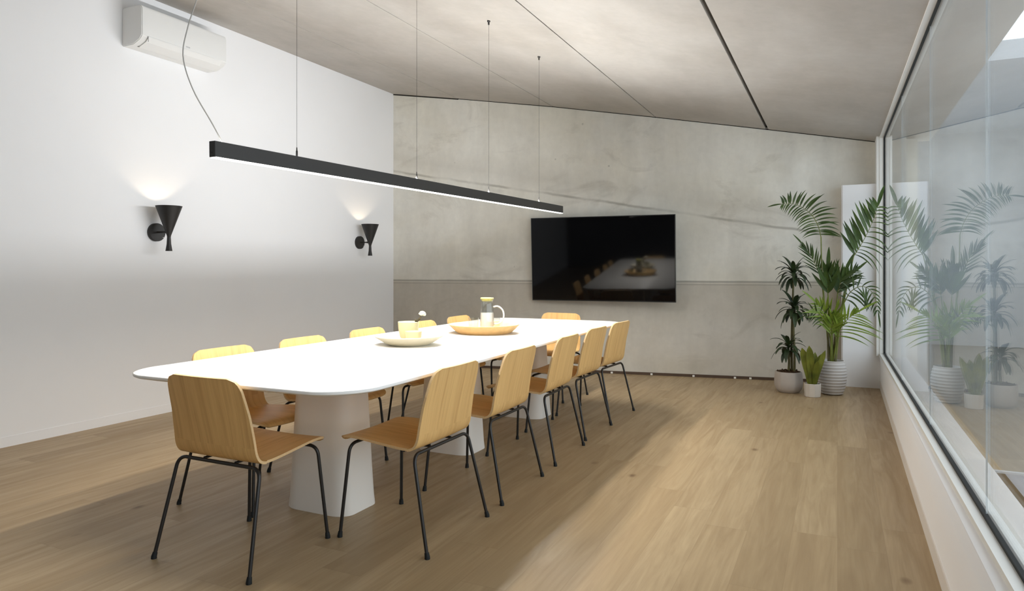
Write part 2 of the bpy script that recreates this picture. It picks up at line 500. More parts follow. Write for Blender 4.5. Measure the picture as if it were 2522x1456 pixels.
for j in js[1:-1]:
    obj('joint_seal', boxbm(-.0028, .0028, j - .0013, j + .0013, GZ0 + .005, GZ1 - .005), M_seal, win)
# jamb and header closing the opening
bm = bmesh.new(); box(bm, .356, .62, 7.845, 8.2, .338, 2.62)
tag(obj('trim_2', bm, M_wframe), 'white jamb at the far end of the window', 'trim', kind='structure')
bm = bmesh.new(); box(bm, .412, .9, YN - .2, 8.6, GZ1 + .055, 3.0)
tag(obj('trim_3', bm, M_base), 'beige header above the long window', 'trim', kind='structure')
# outside
bm = bmesh.new(); box(bm, .62, 3.6, 4.96, 14, -.3, -.005)
tag(obj('exterior_ground', bm, M_extg), 'grey paving outside the window, far part', 'paving', kind='structure')
bm = bmesh.new(); box(bm, .62, 3.6, -6, 4.95, -.3, 0)
tag(obj('exterior_terrace', bm, M_extl), 'pale blue-white terrace outside the window, near part', 'paving', kind='structure')
bm = bmesh.new(); box(bm, .62, 3.6, 4.935, 4.965, -.2, .012)
tag(obj('exterior_kerb', bm, M_extw), 'thin white kerb across the outdoor paving', 'kerb', kind='structure')
bm = bmesh.new(); box(bm, 3.3, 3.6, 8.0, 14, -.3, 4.2); box(bm, .7, 3.6, 13, 13.3, -.3, 4.2)
tag(obj('exterior_wall', bm, M_extw), 'pale wall facing the window across the terrace', 'wall', kind='structure')

bm = bmesh.new(); box(bm, .9, 3.6, 8.6, 14, 3.4, 3.6)  # unseen canopy, added to dim the daylight outside
tag(obj('added_shade_canopy', bm, M_extw), 'added unseen canopy that dims the far part of the terrace', 'canopy', kind='structure')

# ------------------------------------------------------------------ dining table
TX, TZ = -2.335, .752
tab = thing('dining_table', (TX, 3.972, 0), 0, 'long white table with rounded corners on three pedestals', 'table')
bm = bmesh.new()
hx, hy = .706, 1.970
def bowed(r, ins, z):
    out = []
    for x, y in rounded(hx, hy, r, 14):
        # long sides bow out gently, ends are almost straight
        fx = 1 - .08 * (y / hy) ** 2
        fy = 1 - .012 * (x / hx) ** 2
        L = Vector((x * fx, y * fy)); n_ = L.normalized()
        sx = 1 - ins / hx; sy = 1 - ins / hy
        out.append((L.x * sx, L.y * sy, z))
    return out
layers = [(.19, .06, TZ - .032), (.20, .008, TZ - .018), (.20, .001, TZ - .0135), (.20, 0, TZ - .010), (.20, 0, TZ - .005), (.20, .0015, TZ - .0018), (.20, .005, TZ)]
rings = [[bm.verts.new(p) for p in bowed(*l_)] for l_ in layers]
n_ = len(rings[0])
for A, B in zip(rings, rings[1:]):
    for i in range(n_): bm.faces.new((A[i], A[(i + 1) % n_], B[(i + 1) % n_], B[i]))
bm.faces.new(rings[0][::-1]); bm.faces.new(rings[-1])
tt = obj('tabletop', bm, M_table, tab, smooth=True, angle=25)
tt.rotation_euler = (0, 0, math.radians(.8))
for py in (-1.150, .075, 1.268):
    bm = bmesh.new()
    ls = [(.204, .204, .10, 0.0), (.204, .204, .10, .004), (.199, .199, .098, .05), (.190, .190, .094, .2), (.179, .179, .089, .42), (.170, .170, .085, .6), (.166, .166, .083, TZ - .031)]
    rg = [[bm.verts.new((x - .038, y * .72 + py - .022, z)) for x, y in rounded(a_, b_, r_, 8)] for a_, b_, r_, z in ls]
    m_ = len(rg[0])
    for A, B in zip(rg, rg[1:]):
        for i in range(m_): bm.faces.new((A[i], A[(i + 1) % m_], B[(i + 1) % m_], B[i]))
    bm.faces.new(rg[0][::-1]); bm.faces.new(rg[-1])
    obj('pedestal', bm, M_ped, tab, smooth=True, angle=50)

# ------------------------------------------------------------------ chairs
PROF = [(.278, .424), (.268, .438), (.235, .448), (.16, .450), (.06, .443), (-.05, .434), (-.11, .432), (-.148, .442), (-.172, .474), (-.187, .535), (-.207, .62), (-.229, .71), (-.247, .786)]
def shell_parts():
    pts = catmull([(0, y, z) for y, z in PROF], 72)
    s = [0.0]
    for a_, b_ in zip(pts, pts[1:]): s.append(s[-1] + (b_ - a_).length)
    L = s[-1]
    NX = 24
    def halfw(t):
        u = t / L
        w = .208 + .026 * math.sin(PI * min(1, u / .95)) ** .8
        for d_, r_ in ((t, .05), (L - t, .055)):
            if d_ < r_: w -= r_ - math.sqrt(max(0, r_ * r_ - (r_ - d_) ** 2))
        return w
    th = .0055
    rows = []
    for i, p in enumerate(pts):
        t = (pts[min(i + 1, 72)] - pts[max(i - 1, 0)]).normalized()
        nrm = Vector((0, t.z, -t.y))          # points up on the seat, forward on the back
        u = s[i] / L
        w = halfw(s[i])
        up, dn = [], []
        for k in range(NX + 1):
            c = -1 + 2 * k / NX
            x = w * c
            curve = (.016 * (x / .21) ** 2) * max(0, min(1, (u - .5) / .3)) + .006 * (x / .21) ** 2 * (1 - u)
            base = Vector((x, p.y, p.z)) + (Vector((0, 1, 0)) if u > .5 else Vector((0, 0, 1))) * curve
            up.append(base + nrm * th); dn.append(base - nrm * th)
        rows.append((up, dn))
    out = []
    cut = next(i for i, p in enumerate(pts) if p.z > .50 and p.y < -.1)
    for r0, r1, e0, e1 in ((0, cut, True, False), (cut, 72, False, True)):
        bm = bmesh.new()
        U = [[bm.verts.new(p) for p in rows[i][0]] for i in range(r0, r1 + 1)]
        Dn = [[bm.verts.new(p) for p in rows[i][1]] for i in range(r0, r1 + 1)]
        for i in range(r1 - r0):
            for k in range(NX):
                bm.faces.new((U[i][k], U[i][k + 1], U[i + 1][k + 1], U[i + 1][k]))
                bm.faces.new((Dn[i][k], Dn[i + 1][k], Dn[i + 1][k + 1], Dn[i][k + 1]))
            for k, fl in ((0, 1), (NX, 0)):
                q = (U[i][k], U[i + 1][k], Dn[i + 1][k], Dn[i][k])
                bm.faces.new(q if fl else q[::-1]).material_index = 1
        for row, on in ((0, e0), (r1 - r0, e1)):
            if on:
                for k in range(NX):
                    bm.faces.new((U[row][k], U[row][k + 1], Dn[row][k + 1], Dn[row][k])).material_index = 1
        out.append(bm)
    return out

def leg_curve(sx, rear):
    if rear: foot, knee, bar = (sx * .272, -.242, .004), (sx * .236, -.150, .412), (sx * .15, -.142, .4175)
    else: foot, knee, bar = (sx * .242, .246, .004), (sx * .206, .218, .418), (sx * .12, .205, .425)
    f, k_, b_ = Vector(foot), Vector(knee), Vector(bar)
    d1, d2 = (f - k_).normalized(), (b_ - k_).normalized()
    r = .042
    A, B = k_ + d1 * r, k_ + d2 * r
    pts = [f, f.lerp(A, .5), A]
    for i in range(1, 8):
        t = i / 8
        pts.append(A * (1 - t) ** 2 + k_ * 2 * t * (1 - t) + B * t * t)
    return pts + [B]

def make_chair():
    root = thing('dining_chair')
    sb, bb_ = shell_parts()
    obj('seat', sb, [M_oak, M_ply], root, smooth=True, angle=40)
    obj('backrest', bb_, [M_oak, M_ply], root, smooth=True, angle=40)
    for rear in (True, False):
        ends = []
        for sx in (-1, 1):
            pts = leg_curve(sx, rear)
            bm = bmesh.new(); tube(bm, pts, .0078, 10)
            lg = obj('leg', bm, M_black, root, smooth=True, angle=60)
            f = pts[0]; d_ = (pts[1] - pts[0]).normalized()
            bm = bmesh.new(); tube(bm, [Vector((f.x, f.y, 0)), f + Vector((0, 0, .004)), f + d_ * .022], [.012, .0115, .0095], 10)
            obj('foot_cap', bm, M_gasket, lg, smooth=True, angle=50)
            ends.append(pts[-1])
        bm = bmesh.new(); tube(bm, [ends[0], ends[0].lerp(ends[1], .5), ends[1]], .0078, 10)
        obj('crossbar', bm, M_black, root, smooth=True, angle=60)
    bm = bmesh.new()
    for sx in (-.09, .09):
        tube(bm, [(sx, -.142, .4215), (sx, .03, .4235), (sx, .205, .429)], .006, 8)
    obj('seat_rail', bm, M_black, root, smooth=True, angle=60)
    return root

chair0 = make_chair()
CH = [  # x, y, facing (0 = +y), label, group
    (-2.330, 2.188, 0, 'oak plywood chair at the near head of the white table, its backrest toward the viewer', 0),
    (-1.800, 2.709, 90, 'first and nearest oak chair on the window side of the white table', 0),
    (-1.808, 3.426, 90.5, 'second oak chair from the viewer on the window side of the white table', 0),
    (-1.823, 4.195, 91, 'third and middle oak chair on the window side of the white table', 0),
    (-1.848, 4.880, 88, 'fourth oak chair from the viewer on the window side of the white table', 0),
    (-1.845, 5.500, 86, 'fifth and farthest oak chair on the window side, near the concrete wall', 0),
    (-2.842, 2.722, -90, 'first oak chair on the sconce wall side, partly hidden behind the near head chair', 0),
    (-2.845, 3.345, -90, 'second oak chair from the viewer on the sconce wall side of the table', 0),
    (-2.873, 4.045, -89, 'third oak chair on the sconce wall side, backrest left of the cream platter', 0),
    (-2.900, 4.800, -91, 'fourth oak chair on the sconce wall side, seen behind the cups and flower', 0),
    (-2.935, 5.480, -90, 'fifth oak chair on the sconce wall side, seen behind the wooden tray and carafe', 0),
    (-2.480, 6.065, 176, 'oak chair at the far head of the table, under the television', 0),
]
for i, (x, y, a_, lab, g) in enumerate(CH):
    o = chair0 if i == 0 else copy_tree(chair0)
    o.location = (x, y, 0); o.rotation_euler = (0, 0, math.radians(a_))
    tag(o, lab, 'chair', 'oak chairs around the white table')

# ------------------------------------------------------------------ things on the table
def lathe_obj(name, prof, mat, parent=None, seg=56, angle=35, f_rad=None, tr=(0, 0, 0)):
    bm = bmesh.new(); lathe(bm, prof, seg, f_rad=f_rad)
    if tr != (0, 0, 0): bmesh.ops.translate(bm, verts=bm.verts, vec=tr)
    return obj(name, bm, mat, parent, smooth=True, angle=angle)

PX, PY = -2.391, 3.534
o = lathe_obj('serving_platter', [(0, .0), (.112, 0), (.120, .003), (.158, .020), (.200, .046), (.211, .055), (.2118, .0595), (.2085, .0605), (.195, .0525), (.153, .029), (.115, .0135), (0, .012)], M_cream)
o.location = (PX, PY, TZ); tag(o, 'shallow cream stoneware platter holding the cups, nearer the viewer', 'platter')
zc = TZ + .0122
o = lathe_obj('large_cup', [(0, 0), (.034, 0), (.039, .004), (.054, .036), (.062, .075), (.0655, .118), (.066, .126), (.0635, .1275), (.0612, .122), (.058, .078), (.050, .040), (.036, .012), (0, .010)], M_cup, seg=48)
o.location = (-2.426, PY + .044, zc); tag(o, 'tall pale stoneware cup with the flower, standing on the cream platter', 'cup')
o = lathe_obj('small_cup', [(0, 0), (.036, 0), (.040, .004), (.047, .038), (.0505, .072), (.051, .0785), (.0488, .0798), (.0468, .074), (.0435, .038), (.037, .010), (0, .009)], M_cup, seg=48)
o.location = (-2.328, PY - .047, zc); tag(o, 'low pale stoneware cup in front of the taller one on the cream platter', 'cup')
fl = thing('cut_flower', (-2.426 + .012, PY + .044, zc + .015), 0, 'cream flower on a dark stem leaning out of the tall cup', 'flower')
bm = bmesh.new(); tube(bm, catmull([(-.03, 0, 0), (.008, 0, .06), (.040, 0, .108), (.082, .0, .146)], 10), .0042, 8)
for sgn in (-1, 1):
    tube(bm, [(.040, 0, .104), (.052 + .006 * sgn, .006 * sgn, .122), (.060 + .014 * sgn, .012 * sgn, .132)], [.003, .006, .001], 6)
obj('stem', bm, M_stem, fl, smooth=True)
bm = bmesh.new()
for k in range(16):
    a_ = k * 2.4; el = -.1 + k * .09
    d_ = Vector((math.cos(a_) * math.cos(el), math.sin(a_) * math.cos(el), math.sin(el)))
    mt = Matrix.Translation(Vector((.090, 0, .158)) + d_ * .013) @ d_.to_track_quat('Z', 'Y').to_matrix().to_4x4() @ Matrix.Diagonal((.011, .006, .012, 1))
    bmesh.ops.create_icosphere(bm, subdivisions=2, radius=1, matrix=mt)
obj('bloom', bm, M_petal, fl, smooth=True)

QX, QY = -2.338, 4.428
o = lathe_obj('wooden_tray', [(0, 0), (.185, 0), (.198, .005), (.228, .030), (.252, .056), (.2595, .062), (.260, .066), (.2555, .0668), (.243, .058), (.222, .032), (.206, .018), (0, .017)], M_tray, seg=72)
o.location = (QX, QY, TZ); tag(o, 'round turned wooden tray holding the glass carafe and tumblers', 'tray')
zt = TZ + .0172
ca = thing('carafe', (-2.354, QY + .073, zt), 0, 'tall clear glass carafe with yellow lid, handle and cloudy white drink', 'carafe')
lathe_obj('body', [(0, 0), (.046, 0), (.0515, .005), (.0525, .03), (.0515, .10), (.0475, .15), (.0425, .19), (.0435, .212), (.0495, .228), (.048, .228), (.0418, .211), (.0408, .19), (.0457, .15), (.0497, .10), (.0507, .03), (.0492, .008), (0, .006)], M_clear, ca, 48)
lathe_obj('drink', [(0, .007), (.0485, .008), (.0502, .03), (.0492, .10), (.0475, .126), (0, .127)], M_milk, ca, 48)
lathe_obj('lid', [(0, .2135), (.0405, .2135), (.0405, .228), (.049, .229), (.0495, .236), (.045, .239), (0, .239)], M_lid, ca, 40)
bm = bmesh.new()
hv = Vector((math.cos(.42), math.sin(.42), 0))
tube(bm, catmull([hv * .047 + Vector((0, 0, .170)), hv * .080 + Vector((0, 0, .174)), hv * .113 + Vector((0, 0, .150)), hv * .125 + Vector((0, 0, .108)), hv * .114 + Vector((0, 0, .068)), hv * .090 + Vector((0, 0, .048)), hv * .0525 + Vector((0, 0, .043))], 26), .0062, 10)
obj('handle', bm, simple('pale_glass_handle', srgb(226, 224, 220), .12, .6, var=.02), ca, smooth=True)
for (gx, gy, lab) in ((-2.479, QY + .092, 'clear tumbler at the left of the wooden tray, in front of an oak backrest'), (-2.335, QY + .166, 'clear tumbler half hidden behind the carafe on the wooden tray')):
    o = lathe_obj('drinking_glass', [(0, 0), (.032, 0), (.0345, .004), (.038, .05), (.040, .085), (.0385, .085), (.0365, .05), (.033, .010), (0, .009)], M_clear, seg=40)
    o.location = (gx, gy, zt); tag(o, lab, 'glass', 'tumblers on the wooden tray')

# ------------------------------------------------------------------ linear pendant
BX = -2.304
PA, PB = Vector((BX, 1.985, 1.711)), Vector((BX, 5.890, 1.7705))
pen = thing('pendant_lamp', PA, 0, 'long black linear pendant lamp hanging over the table', 'lamp')
ang = math.atan2(PB.z - PA.z, PB.y - PA.y); LEN = (PB - PA).length
def pl(y, z=0): return Vector((0, y * math.cos(ang) - z * math.sin(ang), y * math.sin(ang) + z * math.cos(ang)))
w, h_ = .0165, .0325
bm = bmesh.new()
fs = box(bm, -w, w, 0, LEN, -h_, h_)
bmesh.ops.bevel(bm, geom=bm.edges[:], offset=.0012, segments=2, affect='EDGES')
body = obj('housing', bm, M_pend, pen); body.rotation_euler = (ang, 0, 0)
bm = bmesh.new(); box(bm, -w + .0015, w - .0005, .006, LEN - .006, -h_ - .0035, -h_ + .0005)
o = obj('diffuser', bm, M_led, pen); o.rotation_euler = (ang, 0, 0)
la = bpy.data.lights.new('pendant_led', 'AREA'); la.shape = 'RECTANGLE'; la.size = .028; la.size_y = LEN - .02
la.energy = 98; la.color = (1, .965, .91); la.spread = math.radians(148)
lo = bpy.data.objects.new('led_light', la); link(lo, pen)
lo.location = pl(LEN / 2, -h_ - .0045); lo.rotation_euler = (ang, 0, 0)
for sx in (-1, 1):      # two thin fill strips added above the housing, unseen, to brighten the upper walls
    lu = bpy.data.lights.new('added_fill_strip', 'AREA'); lu.shape = 'RECTANGLE'; lu.size = .003; lu.size_y = 2.4
    lu.energy = 36; lu.color = (.97, .985, 1); lu.spread = math.radians(150)
    ou = bpy.data.objects.new('added_fill', lu); link(ou, pen)
    ou.location = pl(LEN - 1.22, h_ + (.0074 if sx < 0 else .0034)) + Vector((sx * .004, 0, 0))
    ou.rotation_euler = Euler((ang, 0, 0)).to_matrix().to_4x4().to_euler()
    ou.rotation_euler = (Matrix.Rotation(ang, 4, 'X') @ Matrix.Rotation(PI + sx * -math.radians(58), 4, 'Y')).to_euler()
bm = bmesh.new(); box(bm, -w + .004, w - .004, .02, LEN - .02, h_ - .001, h_ + .0006)  # glowing strip added on top, out of view, to brighten the ceiling
o = obj('added_fill_glow', bm, M_upfill, pen); o.rotation_euler = (ang, 0, 0)
bm = boxbm(-.003, .003, -.0015, .001, -.018, -.012); o = obj('end_screw', bm, M_cable, pen)
for gy in (2.469, 3.485, 4.432, 5.362):
    t_ = (gy - PA.y) / math.cos(ang)
    base = pl(t_, h_)
    top = Vector((0, gy - PA.y, cz(BX) - PA.z))
    base.y = gy - PA.y
    bm = bmesh.new(); tube(bm, [base, base + Vector((0, 0, .03)), top], .0008, 6)
    c_ = obj('suspension_cable', bm, M_cable, pen, smooth=True)
    bm = bmesh.new(); tube(bm, [base - Vector((0, 0, .001)), base + Vector((0, 0, .026)), base + Vector((0, 0, .03)), base + Vector((0, 0, .044))], [.0048, .0048, .003, .0022], 12)
    obj('gripper', bm, M_pend, c_, smooth=True, angle=40)
    bm = bmesh.new(); tube(bm, [top + Vector((0, 0, .004)), top - Vector((0, 0, .008)), top - Vector((0, 0, .012)), top - Vector((0, 0, .03))], [.012, .012, .0065, .006], 14)
    obj('ceiling_mount', bm, M_pend, c_, smooth=True, angle=40)
bm = bmesh.new()
cp = [(2.040, 1.742), (2.012, 1.78), (1.981, 1.821), (1.894, 1.932), (1.849, 2.049), (1.869, 2.166), (1.911, 2.292), (1.96, 2.46), (1.99, 2.66), (2.0, cz(BX))]
tube(bm, catmull([(0, y - PA.y, z - PA.z) for y, z in cp], 60), .0024, 8)
obj('power_cord', bm, M_cord, pen, smooth=True)

# ------------------------------------------------------------------ wall sconces
def make_sconce():
    r = thing('wall_sconce')
    bm = bmesh.new(); tube(bm, [(0, 0, 0), (.026, 0, 0), (.029, 0, 0)], [.0755, .0755, .073], 48)
    bp = obj('backplate', bm, M_lampblk, r, smooth=True, angle=40)
    bm = bmesh.new(); bmesh.ops.create_uvsphere(bm, u_segments=10, v_segments=6, radius=.0045, matrix=Matrix.Translation((.029, .052, -.042)))
    obj('screw', bm, M_wframe, bp, smooth=True)
    CX = .165
    bm = bmesh.new(); tube(bm, [(.026, 0, 0), (CX - .015, 0, 0)], .0075, 14)
    tube(bm, [(CX - .045, 0, 0), (CX - .008, 0, 0)], .011, 14)
    obj('arm', bm, M_lampblk, r, smooth=True, angle=40)
    bm = bmesh.new()
    lathe(bm, [(.014, -.045), (.0165, -.03), (.102, .213), (.0995, .213), (.0155, -.025), (0, -.024)], 48, (CX, 0))
    obj('shade', bm, M_lampblk, r, smooth=True, angle=40)
    bm = bmesh.new()
    lathe(bm, [(0, -.045), (.0145, -.045), (.017, -.10), (.0265, -.158), (.0245, -.158), (0, -.15)], 40, (CX, 0))
    obj('lower_cone', bm, M_lampblk, r, smooth=True, angle=40)
    bm = bmesh.new(); bmesh.ops.create_uvsphere(bm, u_segments=20, v_segments=12, radius=.019, matrix=Matrix.Translation((CX, 0, .118)))
    obj('bulb', bm, M_bulb, r, smooth=True)
    bm = bmesh.new(); tube(bm, [(CX, 0, -.02), (CX, 0, .100)], .008, 10)
    obj('bulb_holder', bm, M_lampblk, r, smooth=True)
    return r
sc = make_sconce()
sc.location = (XL, 3.862, 1.528)
tag(sc, 'black double-cone wall sconce below the air conditioner, the larger-looking near one', 'sconce', 'black sconces on the white wall')
sc2 = copy_tree(sc); sc2.location = (XL, 6.547, 1.537)
tag(sc2, 'black double-cone wall sconce near the concrete wall corner, the farther one', 'sconce', 'black sconces on the white wall')

# ------------------------------------------------------------------ air conditioner
ac = thing('air_conditioner', (XL, 3.568, 2.995), 0, 'white split air conditioner high on the white wall', 'air conditioner')
Lw = .82
def acprof(sx): return [(0, 0), (.13, .0), (.205, .03), (.236, .062), (.236, .262), (.226, .292), (.20, .302), (0, .302)]
bm = bmesh.new(); prism(bm, [(x, 0, z) for x, z in acprof(0)], [(x, Lw, z) for x, z in acprof(0)])
bmesh.ops.bevel(bm, geom=bm.edges[:], offset=.006, segments=2, affect='EDGES')
obj('body', bm, M_acw, ac, smooth=True, angle=30)
bm = bmesh.new()
fp = [(.125, -.004), (.207, .026), (.239, .060), (.243, .060), (.211, .022), (.127, -.008)]
prism(bm, [(x, .055, z) for x, z in fp], [(x, Lw - .055, z) for x, z in fp])
obj('louver_flap', bm, M_acw, ac, smooth=True, angle=30)
obj('outlet_slot', boxbm(.113, .125, .05, Lw - .05, -.002, .006), M_acg, ac)
obj('flap_edge', boxbm(.2365, .2385, .052, .056, .02, .062), M_acg, ac)
obj('badge', boxbm(.2355, .2368, .40, .44, .078, .090, bev=.0004), simple('pale_grey_badge', srgb(200, 200, 200), .4), ac)

# ------------------------------------------------------------------ television
wa = math.atan(K)
tv = thing('television', (-2.462, yb(-2.488) - .085, .853), wa - math.radians(5.0), 'large black flat television on the concrete wall', 'television')
hw = .5 * 1.685; H_ = .978
bm = bmesh.new(); box(bm, -hw, hw, -.058, -.03, 0, H_)
bmesh.ops.bevel(bm, geom=bm.edges[:], offset=.003, segments=2, affect='EDGES')
obj('casing', bm, M_bezel, tv)
bm = boxbm(-hw + .009, hw - .009, -.0595, -.056, .014, H_ - .009); obj('screen', bm, M_screen, tv)
bm = bmesh.new()
for q in ((-hw - .0015, -hw + .0015, 0, H_), (hw - .0015, hw + .0015, 0, H_)): box(bm, q[0], q[1], -.0605, -.032, q[2], q[3])
box(bm, -hw, hw, -.0605, -.032, -.0015, .0015); box(bm, -hw, hw, -.0605, -.032, H_ - .0015, H_ + .0015)
obj('bezel', bm, M_bezelm, tv)
tv.rotation_euler.x = math.radians(3.5)
obj('wall_bracket', boxbm(-.22, .22, -.03, .035, .25, .7), M_bezel, tv)

# ------------------------------------------------------------------ plants
def blade(bm, path, width, nrm, fold=.25, mi=0, prof=None, th=.0006):
    """a long leaf with a folded midrib and a real (thin) body, following path"""
    path = [Vector(p) for p in path]; n = len(path)
    T = []; Bt = []
    for i, p in enumerate(path):
        t = (path[min(i + 1, n - 1)] - path[max(i - 1, 0)]).normalized()
        sd = t.cross(nrm).normalized()
        up = sd.cross(t).normalized()
        u = i / (n - 1)
        wv = width * (prof(u) if prof else max(.02, math.sin(PI * (u * .93 + .05)) ** .7))
        row = [p - sd * wv + up * wv * fold, p, p + sd * wv + up * wv * fold]
        T.append([bm.verts.new(q + up * th) for q in row]); Bt.append([bm.verts.new(q - up * th) for q in row])
    for i in range(n - 1):
        for k in (0, 1):
            bm.faces.new((T[i][k], T[i][k + 1], T[i + 1][k + 1], T[i + 1][k])).material_index = mi
            bm.faces.new((Bt[i][k], Bt[i + 1][k], Bt[i + 1][k + 1], Bt[i][k + 1])).material_index = mi
        bm.faces.new((T[i][0], T[i + 1][0], Bt[i + 1][0], Bt[i][0])).material_index = mi
        bm.faces.new((T[i][2], Bt[i][2], Bt[i + 1][2], T[i + 1][2])).material_index = mi
    for i in (0, n - 1):
        for k in (0, 1):
            bm.faces.new((T[i][k], T[i][k + 1], Bt[i][k + 1], Bt[i][k])).material_index = mi

def droop_path(p, d, L, g, n=7):
    """start p, direction d, length L, gravity g"""
    out = [Vector(p)]; d = Vector(d).normalized()
    for i in range(n):
        out.append(out[-1] + d * (L / n))
        d = (d + Vector((0, 0, -g / n))).normalized()
    return out

def frond(bm, spine, nleaf, sides, start=.06, facing=Vector((0, -1, 0)), tip=.16):
    """spine: 3D rachis points; sides: two tuples (length, half width, angle towards the tip, droop, spread of the droop)"""
    sp = catmull(spine, 40)
    tube(bm, sp, [.0045 * (1 - .75 * i / 40) for i in range(41)], 6, mi=1)
    for j in range(nleaf):
        q = j / (nleaf - 1)
        u = start + (1 - start) * q
        i = min(39, int(u * 40)); p = sp[i]
        t = (sp[min(i + 1, 40)] - sp[max(i - 1, 0)]).normalized()
        sd = t.cross(facing).normalized()
        for sgn, (L, w, ang_, g) in ((-1, sides[0]), (1, sides[1])):
            if L <= 0: continue
            a_ = ang_ + .35 * (q - .4) + random.uniform(-.09, .09)
            d_ = sd * sgn * math.cos(a_) + t * math.sin(a_) + facing * random.uniform(-.15, .35)
            ln = L * (.62 + .38 * math.sin(PI * min(1, q * .9 + .15))) * (1 - .45 * q * q) * random.uniform(.86, 1.1)
            blade(bm, droop_path(p, d_, ln, g * random.uniform(.6, 1.35), 8), w * random.uniform(.8, 1.15), facing + Vector((random.uniform(-.3, .3), 0, random.uniform(.1, .5))), .2,
                  prof=lambda v: max(.03, min(1, .35 + v * 2.6) * min(1, (1 - v) * 2.1) ** .8))
    p = sp[-1]; t = (sp[-1] - sp[-3]).normalized()
    if tip: blade(bm, droop_path(p, t, tip, .3), max(sides[0][1], sides[1][1]) * .9, facing + Vector((0, 0, .3)), .2)

# --- kentia palm
GX, GY = -.050, 7.36
palm = thing('potted_palm', (GX, GY, 0), 0, 'tall feathery palm in a white ribbed round pot, in the corner by the window', 'plant')
prof = [(0, 0), (.078, 0), (.085, .006)]
NR = 11
for i in range(NR * 4 + 1):
    z = .012 + .315 * i / (NR * 4)
    u = i / (NR * 4)
    r = .083 + .050 * math.sin(PI * min(1, (u * .80 + .06))) ** .75 + .0034 * math.cos(2 * PI * NR * u)
    r = max(r, .082)
    prof.append((r, z))
rt = prof[-1][0]
prof += [(rt - .008, .331), (rt - .014, .322), (rt - .018, .295), (0, .295)]
lathe_obj('pot', prof, M_potr, palm, 64, 50)
lathe_obj('soil', [(rt - .019, .296), (rt - .017, .303), (.07, .312), (.03, .309), (0, .313)], M_soil, palm, 40)
def P(x, z, dy=0): return Vector((x - GX, dy, z))
def stalk(pts, r0=.009, r1=.005, mat=M_palmstem):
    bm = bmesh.new(); c_ = catmull(pts, 24)
    tube(bm, c_, [r0 + (r1 - r0) * i / 24 for i in range(25)], 8)
    return obj('stalk', bm, mat, palm, smooth=True)
FR = [
    # stalk points, rachis points, leaflets, (left side), (right side), material; sides: length, half width, angle, droop
    ([P(-.06, .30), P(-.11, .8), P(-.140, 1.25), P(-.147, 1.535)], [P(-.147, 1.535), P(-.172, 1.64, -.03), P(-.225, 1.745, -.06), P(-.31, 1.825, -.08), P(-.41, 1.868, -.09), P(-.50, 1.868, -.08)], 23, (.20, .0065, .5, 1.0), (.235, .0095, -.02, .75), M_palm, .14),
    ([P(-.03, .30), P(.03, .75), P(.09, 1.1), P(.140, 1.345)], [P(.140, 1.345), P(.19, 1.43, .0), P(.255, 1.56, .02), P(.315, 1.71, .04), P(.345, 1.82, .06)], 13, (.335, .0185, .72, .05), (.33, .0062, .35, 1.5), M_palm, .22),
    ([P(-.07, .30), P(-.10, .7), P(-.135, 1.05), P(-.16, 1.16)], [P(-.16, 1.16), P(-.195, 1.26), P(-.24, 1.36), P(-.295, 1.44)], 9, (.20, .0075, 1.1, .15), (.20, .0085, 1.15, .05), M_palm, .17),
    ([P(-.04, .30), P(-.05, .6), P(-.075, .85), P(-.085, .98)], [P(-.085, .98), P(-.088, 1.08, -.03), P(-.085, 1.18, -.05)], 6, (.30, .018, 1.22, .05), (.30, .020, 1.25, .05), M_palm, .26),
    ([P(-.03, .30), P(-.02, .6), P(-.01, .85), P(.0, .98)], [P(.0, .98), P(.02, 1.08, -.02), P(.05, 1.16, -.03)], 7, (.28, .017, 1.2, .05), (.28, .015, .95, .3), M_palm, .24),
    ([P(-.02, .30), P(.02, .7), P(.05, .95), P(.07, 1.06)], [P(.07, 1.06), P(.11, 1.14, -.02), P(.16, 1.20, -.02)], 7, (.20, .012, 1.1, .1), (.17, .006, .75, .5), M_palm, .14),
    ([P(-.03, .30), P(-.01, .55), P(.03, .80), P(.06, .90)], [P(.06, .90, -.03), P(.11, 1.00, -.08), P(.19, 1.055, -.10), P(.27, 1.03, -.10), P(.325, .93, -.08), P(.345, .82, -.06)], 13, (.15, .0065, .7, 1.2), (.24, .0075, .35, 1.7), M_palm, .16),
    ([P(-.05, .30), P(-.05, .5, -.02), P(-.05, .64, -.06)], [P(-.05, .64, -.06), P(-.075, .74, -.12), P(-.12, .82, -.17), P(-.17, .88, -.19)], 9, (.24, .0085, .75, .35), (.24, .0115, 1.0, .1), M_palml, .2),
    ([P(-.04, .30), P(-.02, .45, -.02), P(-.01, .56, -.06)], [P(-.01, .56, -.06), P(.03, .66, -.12), P(.09, .75, -.16), P(.15, .80, -.17)], 9, (.22, .011, .95, .15), (.42, .0062, .62, .75), M_palml, .24),
    ([P(-.05, .30), P(-.06, .52, -.04), P(-.09, .68, -.10)], [P(-.09, .68, -.10), P(-.14, .77, -.16), P(-.21, .81, -.2), P(-.27, .78, -.2)], 9, (.15, .006, .5, 1.2), (.17, .0065, .6, .4), M_palm, .13),
    ([P(-.06, .30), P(-.06, .45, -.03), P(-.055, .58, -.08)], [P(-.055, .58, -.08), P(-.05, .68, -.13), P(-.03, .77, -.17)], 8, (.24, .011, 1.0, .35), (.24, .0125, .95, .4), M_palml, .2),
]
for st, sp, n, sl, sr, mt, tp in FR:
    stalk(st)
    bm = bmesh.new(); frond(bm, sp, n, (sl, sr), tip=tp)
    obj('frond', bm, [mt, M_palmstem], palm, smooth=True, angle=50)
stalk([P(-.02, .30), P(-.025, .42), P(-.02, .56)], .016, .011, M_cane)
stalk([P(-.075, .30), P(-.08, .44), P(-.085, .60)], .015, .010, M_cane)

